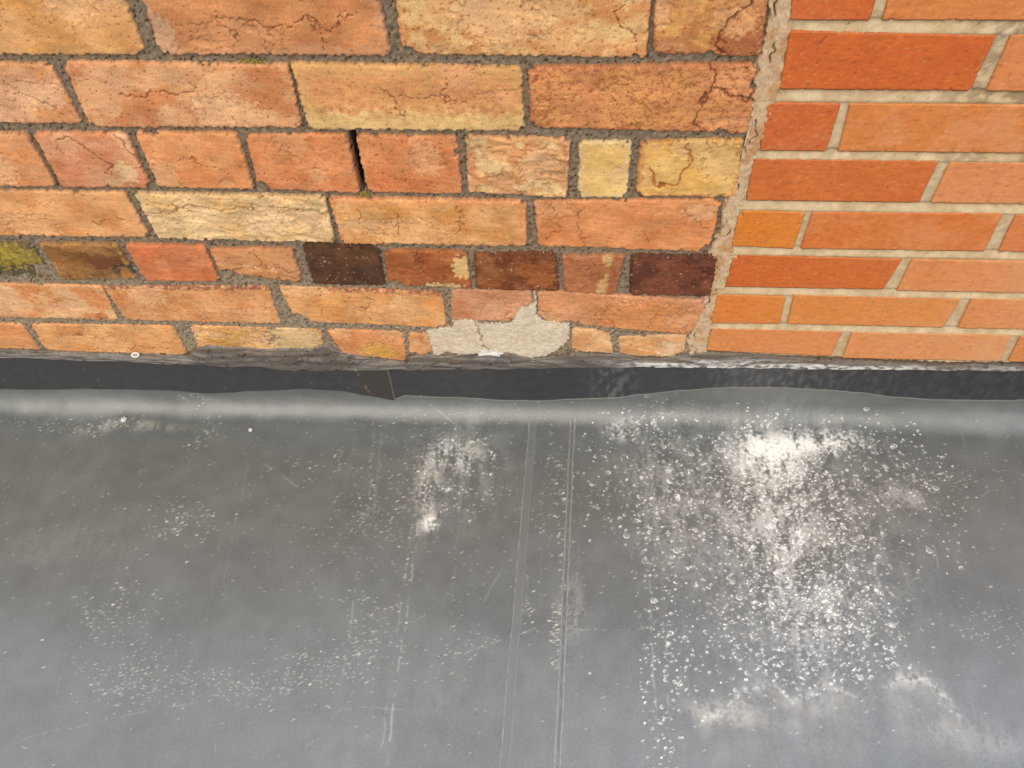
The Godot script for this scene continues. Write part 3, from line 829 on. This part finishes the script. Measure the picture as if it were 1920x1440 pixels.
# the sheet's weathering: dust, chalk, drip marks, scratches. 2048 x 1024 over 1.8 x 0.9 m
func stained_picture() -> ImageTexture:
	var w := 2048
	var h := 1024
	var soft := noise(61, 0.004, 4).get_image(w, h, false, false, false).get_data()
	var mid := noise(62, 0.02, 4).get_image(w, h, false, false, false).get_data()
	var fine := noise(63, 0.22, 2).get_image(w, h, false, false, false).get_data()
	var data := PackedByteArray()
	data.resize(w * h * 4)
	var k := 0
	for i in w * h:
		var t: float = 89.0 + (soft[i] - 128) * 0.06 + (mid[i] - 128) * 0.045 + (fine[i] - 128) * 0.07
		data[k] = int(t - 4.0)
		data[k + 1] = int(t)
		data[k + 2] = int(t + 1.0)
		data[k + 3] = 255
		k += 4
	var im := Image.create_from_data(w, h, false, Image.FORMAT_RGBA8, data)
	var px := w / 1800.0
	var rng := RandomNumberGenerator.new()
	rng.seed = 4242
	# soft blots and hazes of chalk, broken up by noise
	var lace := noise(64, 0.05, 5)
	var lace_coarse := noise(65, 0.02, 3)
	for s in HAZES:
		var c := Color(s[5])
		var cx: float = (s[0] + 1000.0) * px
		var cy: float = (s[1] + 70.0) * px
		var rx: float = s[2] * px
		var ry: float = s[3] * px
		for y in range(maxi(0, int(cy - ry * 1.9)), mini(h, int(cy + ry * 1.9))):
			for x in range(maxi(0, int(cx - rx * 1.9)), mini(w, int(cx + rx * 1.9))):
				var far := ((x - cx) / rx) ** 2 + ((y - cy) / ry) ** 2
				var n := lace.get_noise_2d(x * 2.2, y * 2.2) * 0.45 + lace.get_noise_2d(x * 1.2 + 900.0, y * 0.22) * 0.35 + lace_coarse.get_noise_2d(x, y * 0.7) * 0.45 + 0.5
				var a: float = s[4] * exp(-pow(far, 1.5)) * smoothstep(s[6] - 0.34, s[6] + 0.34, n)
				if a > 0.01:
					im.set_pixel(x, y, im.get_pixel(x, y).lerp(c, minf(a, 0.97)))
	# streaks and scratches
	var streaks: Array = STREAKS.duplicate()
	for n in 60:
		var sx := rng.randf_range(-950.0, 750.0)
		var sz := rng.randf_range(20.0, 420.0)
		streaks.append([rng.randf_range(0.03, 0.1), rng.randf_range(1.5, 5.0), sx, sz, sx + rng.randfn() * 5.0 - 0.02 * sx, sz + rng.randf_range(50.0, 260.0)])
	for s in streaks:
		for q in range(2, s.size() - 2, 2):
			var a := Vector2(s[q] + 1000.0, s[q + 1] + 70.0) * px
			var b := Vector2(s[q + 2] + 1000.0, s[q + 3] + 70.0) * px
			var n := int(a.distance_to(b))
			for i in n:
				var p := a.lerp(b, i / float(n))
				var r: float = maxf(1.0, s[1] * px * 0.5)
				for o in range(-int(r) - 1, int(r) + 2):
					var side := (b - a).normalized().orthogonal() * o
					var x := int(p.x + side.x + lace_coarse.get_noise_2d(p.y, p.x) * 3.0)
					var y := int(p.y + side.y)
					if x < 0 or y < 0 or x >= w or y >= h:
						continue
					var k2: float = s[0] * (1.0 - absf(o) / (r + 1.0)) * smoothstep(-0.3, 0.35, lace.get_noise_2d(x, y) + lace_coarse.get_noise_2d(x, y))
					im.set_pixel(x, y, im.get_pixel(x, y).lerp(Color("d8d4ca"), k2))
	# tide lines: a crisp upper rim, fading below into a tan film
	for s in TIDES:
		var line := PackedVector2Array()
		for q in range(2, s.size(), 2):
			line.append(Vector2(s[q] + 1000.0, s[q + 1] + 70.0) * px)
		var y_seed := 40.0
		var first := int(line[0].x)
		var last := int(line[line.size() - 1].x)
		for x in range(first, last):
			var seg := 0
			while seg < line.size() - 2 and line[seg + 1].x < x:
				seg += 1
			var w2 := (x - line[seg].x) / (line[seg + 1].x - line[seg].x)
			var rim := lerpf(line[seg].y, line[seg + 1].y, w2 * w2 * (3.0 - 2.0 * w2)) + lace_coarse.get_noise_2d(x * 1.2, 9.0) * 8.0 + lace.get_noise_2d(x * 1.2, y_seed) * 1.5
			var ends: float = smoothstep(0.0, 40.0, x - first) * smoothstep(0.0, 50.0, last - x)
			for y in range(maxi(0, int(rim) - 24), mini(h, int(rim) + 130)):
				var o := y - rim
				var torn := smoothstep(-0.75, 0.3, lace.get_noise_2d(x * 1.9, y * 1.9) + lace_coarse.get_noise_2d(x * 1.5, y * 1.5) * 0.7)
				var crest: float = s[0] * (0.62 * exp(-o / (s[1] * 2.0)) if o > 0.0 else 0.62 * exp(o / (s[1] * 1.3))) * torn
				var film := 0.36 * exp(-o / 55.0) * (0.7 + lace_coarse.get_noise_2d(x, y)) if o > 0.0 else 0.0
				film *= smoothstep(0.0, 8.0, o)
				var a := clampf(maxf(crest, film) * ends, 0.0, 1.0)
				if a > 0.01:
					im.set_pixel(x, y, im.get_pixel(x, y).lerp(Color("ece7de") if crest > film else Color("c6bcac"), a))
	# drip marks
	var stamps: Array[Image] = []
	for v in 14:
		stamps.append(dash_stamp(rng.randf_range(2.6, 5.6), rng.randf_range(0.9, 1.6), deg_to_rad(rng.randf_range(-26.0, -4.0)), rng))
	var small: Array[Image] = []
	for v in 10:
		small.append(dash_stamp(rng.randf_range(1.5, 3.4), rng.randf_range(0.8, 1.2), deg_to_rad(rng.randf_range(-30.0, 0.0)), rng))
	for s in DASHES:
		for i in s[4]:
			var p := Vector2(s[0] + rng.randfn() * s[2] * 0.72, s[1] + rng.randfn() * s[3] * 0.72)
			var pick: Array[Image] = stamps if rng.randf() < s[5] - 0.55 else small
			var stamp: Image = pick[rng.randi() % pick.size()]
			im.blend_rect(stamp, Rect2i(Vector2i.ZERO, stamp.get_size()), Vector2i(int((p.x + 1000.0) * px) - 8, int((p.y + 70.0) * px) - 8))
	var drops: Array[Image] = []
	for v in 16:
		drops.append(dash_stamp(rng.randf_range(1.2, 2.8), rng.randf_range(0.9, 1.6), deg_to_rad(rng.randf_range(-20.0, 10.0)), rng, true))
	var rings: Array[Image] = []
	for v in 30:
		rings.append(ring_stamp(rng.randf_range(1.0, 2.6) if v < 22 else rng.randf_range(2.8, 5.5), rng))
	for s in RINGS:
		for i in s[4]:
			var away := sqrt(rng.randf()) * (1.0 + absf(rng.randfn()) * 0.25)
			var at := rng.randf() * TAU
			var p := Vector2(s[0] + cos(at) * away * s[2], s[1] + sin(at) * away * s[3])
			var stamp: Image = rings[rng.randi() % (30 if rng.randf() < 0.3 * s[5] else 20)]
			if rng.randf() < 0.55:
				stamp = drops[rng.randi() % drops.size()]
			im.blend_rect(stamp, Rect2i(Vector2i.ZERO, stamp.get_size()), Vector2i(int((p.x + 1000.0) * px) - 8, int((p.y + 70.0) * px) - 8))
	return ImageTexture.create_from_image(im)


func dash_stamp(long: float, thick: float, turn: float, rng: RandomNumberGenerator, white := false) -> Image:
	var im := Image.create_empty(17, 17, false, Image.FORMAT_RGBA8)
	var warm := rng.randf()
	var c := Color(0.88, 0.865, 0.83).lerp(Color(0.80, 0.77, 0.70), warm)
	var full := rng.randf_range(0.25, 0.65)
	if white:
		c = Color(0.94, 0.94, 0.93)
		full = rng.randf_range(0.3, 0.85)
	var bend := rng.randf_range(-0.06, 0.06)
	for y in 17:
		for x in 17:
			var p := (Vector2(x, y) - Vector2(8, 8)).rotated(-turn)
			p.y += bend * p.x * p.x
			var d := sqrt((p.x / long) ** 2 + (p.y / thick) ** 2)
			c.a = full * (1.0 - smoothstep(0.55, 1.15, d))
			im.set_pixel(x, y, c)
	return im


func ring_stamp(radius: float, rng: RandomNumberGenerator) -> Image:
	var im := Image.create_empty(17, 17, false, Image.FORMAT_RGBA8)
	var c := Color(0.93, 0.93, 0.92)
	var full := rng.randf_range(0.35, 0.9)
	var core := rng.randf_range(0.0, 0.6)
	var squash := rng.randf_range(0.7, 1.0)
	var gap := rng.randf() * TAU
	for y in 17:
		for x in 17:
			var p := Vector2(x - 8.0, (y - 8.0) / squash)
			var d := p.length()
			var edge := 1.0 - smoothstep(0.5, 1.4, absf(d - radius))
			edge *= 0.55 + 0.45 * cos(p.angle() - gap)
			c.a = full * maxf(edge, core * (1.0 - smoothstep(radius * 0.5, radius, d)))
			im.set_pixel(x, y, c)
	return im


# ---------------------------------------------------------------- flashing
func strip(called: String, label: String, x0: float, x1: float, lift: float) -> void:
	var o := thing(called, label, "flashing strip", "rubber flashing strips along the wall foot")
	var nx := int((x1 - x0) / 3.0) + 1
	var front := 26
	var nv := front + 7
	var pts := PackedVector3Array()
	var cols := PackedColorArray()
	pts.resize(nx * nv)
	cols.resize(nx * nv)
	for i in nx:
		var x := lerpf(x0, x1, i / (nx - 1.0))
		var top := y_at(STRIP_TOP, x) + 3.0
		var foot := y_at(STRIP_FOOT, x)
		var over := lift * smoothstep(-345.0, -300.0, x)
		var bulge := 3.0 + 3.0 * blotch.get_noise_2d(x * 0.4 + 31.0, 0.0) + lift * 0.3
		for j in nv:
			var v := minf(j / (front - 1.0), 1.0)
			var y := lerpf(top, foot, v)
			var nb := mottle.get_noise_2d(x * 0.5, y * 0.5)
			var z := 7.0 + over + bulge * v * v + blotch.get_noise_2d(x * 0.6, y * 0.6) * 0.8
			var c := tone("3d3e43")
			c *= 1.0 + nb * 0.12 + grain.get_noise_2d(x, y) * 0.08
			if lift > 0.0:
				c = c.lerp(tone("423e3a"), smoothstep(-312.0, -300.0, x) * 0.8)
				c = c.lerp(tone("8a857c"), (1.0 - smoothstep(0.5, 1.6, absf(x + 308.0 - v * 14.0))) * smoothstep(0.0, 0.3, nb + 0.1) * 0.8)
			# pale grazes and drips
			var sp := speck.get_noise_2d(x * 0.6 + 20.0, y * 0.45)
			if sp > 0.86:
				c = c.lerp(tone("a5a3a0"), smoothstep(0.86, 0.95, sp) * 0.6)
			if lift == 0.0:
				var dusty_sheen := exp(-((x - 92.0) / 34.0) ** 2) * 0.4 + exp(-((x - 330.0) / 110.0) ** 2) * 0.22 + 0.1 * smoothstep(100.0, 400.0, x)  # pale dust with the rubber's grey sheen painted in, more to the right
				c = c.lerp(tone("a3a3a5"), dusty_sheen * smoothstep(0.0, 0.4, mottle.get_noise_2d(x * 0.9, y * 0.35) + 0.05))
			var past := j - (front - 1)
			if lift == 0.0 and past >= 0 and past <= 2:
				c = c.lerp(tone("cbc9c4"), 0.85)  # thin highlight on the cut foot edge, painted as a pale line
			if past > 0:
				z -= [0.3, 1.0, 1.8, 2.6, 4.0, 7.0, 9.0][past - 1]
				y -= [0.5, 0.9, 1.0, 0.9, 0.2, -2.0, -6.0][past - 1] - 0.4
			elif j == 0:
				z -= 5.0
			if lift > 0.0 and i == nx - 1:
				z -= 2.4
				c = c.lerp(tone("9a968e"), 0.7)  # end edge coloured pale as if catching the light
			pts[j * nx + i] = Vector3(x, y, z) * 0.001
			cols[j * nx + i] = Color(clampf(c.x, 0, 1), clampf(c.y, 0, 1), clampf(c.z, 0, 1))
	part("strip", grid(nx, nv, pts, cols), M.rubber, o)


func build_flashing() -> void:
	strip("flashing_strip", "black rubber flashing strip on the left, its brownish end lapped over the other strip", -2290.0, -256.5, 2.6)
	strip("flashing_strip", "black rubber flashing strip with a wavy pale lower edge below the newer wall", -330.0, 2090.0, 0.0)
	# sealant smeared between the strip and the bricks
	var bead := thing("sealant_bead", "grey wrinkled sealant smeared between the bricks and the flashing strips", "sealant")
	var nx := 1760
	var nv := 16
	var pts := PackedVector3Array()
	var cols := PackedColorArray()
	pts.resize(nx * nv)
	cols.resize(nx * nv)
	for i in nx:
		var x := -2290.0 + 2.49 * i
		var top := y_at(SEAL_TOP, x) + ragged.get_noise_2d(x * 0.9, 3.0) * 2.5
		var foot := y_at(STRIP_TOP, x) - 0.5 + blotch.get_noise_2d(x * 0.9, 300.0) * (3.0 + 5.0 * exp(-((x + 400.0) / 170.0) ** 2))
		for j in nv:
			var v := j / (nv - 1.0)
			var y := lerpf(top, foot, v)
			var fold := blotch.get_noise_2d(x * 0.6, y * 6.0) * 2.0 + mottle.get_noise_2d(x * 0.18, y * 2.2) * 1.6
			var z := lerpf(1.6, 8.6, smoothstep(0.0, 1.0, v)) + fold * (1.0 - v * 0.4) * smoothstep(0.0, 0.15, v) * (1.2 + 0.9 * exp(-((x + 400.0) / 170.0) ** 2))
			if j == 0:
				z = -6.0
			elif j == 1:
				z = 0.5 + ragged.get_noise_2d(x, 1.0)
			elif j == nv - 1:
				z = 9.2
			var nb := mottle.get_noise_2d(x * 0.14, y * 1.3)
			var c := tone("5a5551").lerp(tone("756f69"), smoothstep(-0.2, 0.35, nb))
			c = c.lerp(tone("7c6a58"), (1.0 - smoothstep(0.1, 0.5, v + nb * 0.6)) * 0.6)
			# long creases
			var crease := 1.0 - smoothstep(0.0, 0.035, absf(blotch.get_noise_2d(x * 0.35 + 640.0, y * 3.2)))
			z -= crease * 1.6 * smoothstep(0.1, 0.3, v)
			c *= 1.0 - crease * 0.45
			# chalky residue along the lip under the newer wall
			var white := smoothstep(60.0, 150.0, x) * (1.0 - 0.6 * smoothstep(470.0, 600.0, x))
			white *= smoothstep(0.35, 0.75, v + nb * 0.3) * smoothstep(-0.25, 0.15, mottle.get_noise_2d(x * 0.7, y * 2.4 + 40.0) + 0.1)
			c = c.lerp(tone("dcdcdc"), white * 0.9)
			pts[j * nx + i] = Vector3(x, y, z) * 0.001
			cols[j * nx + i] = Color(clampf(c.x, 0, 1), clampf(c.y, 0, 1), clampf(c.z, 0, 1))
	part("bead", grid(nx, nv, pts, cols), M.sealant, bead)
	# a lip of it peels away below the repair patch
	nx = 40
	nv = 12
	pts.resize(nx * nv)
	cols.resize(nx * nv)
	for i in nx:
		var u := i / (nx - 1.0)
		var x := lerpf(-130.0, -66.0, u)
		var arch := sin(u * PI)
		for j in nv:
			var v := j / (nv - 1.0)
			var y := 143.0 + (v - 0.5) * (3.0 + 11.0 * arch) * -1.0 + 3.0 * arch
			var z := 7.0 + arch * 4.0 * sin(v * PI) + v * 2.0 + ragged.get_noise_2d(x, y) * 1.0 - (4.0 if j == 0 else 0.0)
			pts[j * nx + i] = Vector3(x, y, z) * 0.001
			var c := tone("6a6662") * (1.0 + mottle.get_noise_2d(x, y) * 0.2)
			cols[j * nx + i] = Color(c.x, c.y, c.z)
	part("peeled_lip", grid(nx, nv, pts, cols), M.sealant, bead)


# ---------------------------------------------------------------- small things
func pebble(radii: Vector3, rough: float, sd: int, hex: String) -> ArrayMesh:
	var n := noise(sd, 1.0, 2)
	var pts := PackedVector3Array()
	var cols := PackedColorArray()
	var nu := 25
	var nv := 15
	var c := tone(hex)
	for j in nv:
		var lat := PI / 2 - PI * j / (nv - 1.0)
		for i in nu:
			var lon := -TAU * i / (nu - 1.0)
			var p := Vector3(cos(lat) * cos(lon), sin(lat), -cos(lat) * sin(-lon))
			p = Vector3(cos(lat) * sin(-lon), sin(lat), cos(lat) * cos(-lon))
			var k := n.get_noise_3dv(p * 1.4)
			pts.append(p * radii * (1.0 + k * rough) * 0.001)
			var t := c * (1.0 + k * 0.15)
			cols.append(Color(t.x, t.y, t.z))
	return grid(nu, nv, pts, cols)


func build_small_things() -> void:
	var ring := thing("plug", "small white ring-shaped plastic plug lodged above the left flashing strip", "plug")
	ring.position = Vector3(-0.652, 0.1305, 0.004)
	ring.rotation_degrees = Vector3(-12, 8, 18)
	var torus := TorusMesh.new()
	torus.inner_radius = 0.0034
	torus.outer_radius = 0.0062
	torus.rings = 28
	torus.ring_segments = 12
	var white := StandardMaterial3D.new()
	white.albedo_color = Color(0.78, 0.77, 0.74)
	white.roughness = 0.5
	var rim := part("rim", torus, white, ring)
	rim.rotation_degrees.x = 90
	rim.scale = Vector3(1.15, 1, 0.85)
	var hub := StandardMaterial3D.new()
	hub.albedo_color = Color(0.6, 0.54, 0.47)
	hub.roughness = 0.8
	var disc := CylinderMesh.new()
	disc.top_radius = 0.0037
	disc.bottom_radius = 0.0037
	disc.height = 0.0016
	var middle := part("middle", disc, hub, ring)
	middle.rotation_degrees.x = 90
	var chips := [["larger white mortar chip lying on the roof below the left flashing strip", -722.0, 36.0, Vector3(5.0, 3.4, 4.4), 41], ["smaller white mortar chip lying on the roof, the one nearer the seams", -500.0, 51.0, Vector3(3.6, 2.4, 3.0), 42]]
	for c in chips:
		var o := part(numbered("mortar_chip"), pebble(c[3], 0.55, c[4], "efece4"), M.plain, self)
		o.position = sheet(c[1], c[2] - cove(c[1]) - 2.0) * 0.001 + Vector3(0, 0.0018, 0)
		o.rotation_degrees.y = c[4] * 37.0
		o.set_meta("label", c[0])
		o.set_meta("category", "chip")
		o.set_meta("group", "white chips on the roof")
	var lump := part("filler_lump", pebble(Vector3(19, 5.0, 5), 0.5, 43, "e6e4e0"), M.plain, self)
	lump.position = Vector3(-0.098, 0.1535, 0.001)
	lump.set_meta("label", "white lump of filler squeezed out below the cream repair patch")
	lump.set_meta("category", "filler")
	for m in [["tuft of yellow-green moss at the foot of the open dark joint", Vector3(-231, 462, 0), 12, 5.5, 45], ["thin smear of yellow moss under the second brick of the top course", Vector3(-315, 637, -1), 18, 3.0, 46]]:
		var rng := RandomNumberGenerator.new()
		rng.seed = m[4]
		var st := SurfaceTool.new()
		st.begin(Mesh.PRIMITIVE_TRIANGLES)
		for k in 60:
			var b := SphereMesh.new()
			b.radius = rng.randf_range(0.0004, 0.001)
			b.height = b.radius * 2.2
			b.radial_segments = 6
			b.rings = 4
			st.append_from(b, 0, Transform3D(Basis.from_euler(Vector3(rng.randf() * 3, rng.randf() * 3, 0)), Vector3(rng.randfn() * m[2] * 0.45, rng.randfn() * m[3] * 0.4, rng.randf_range(-2.0, 1.0)) * 0.001))
		var green := StandardMaterial3D.new()
		green.albedo_color = Color(0.52, 0.47, 0.16)
		green.roughness = 0.95
		var o := part(numbered("moss_tuft"), st.commit(), green, self)
		o.position = m[1] * 0.001
		o.set_meta("label", m[0])
		o.set_meta("category", "moss")
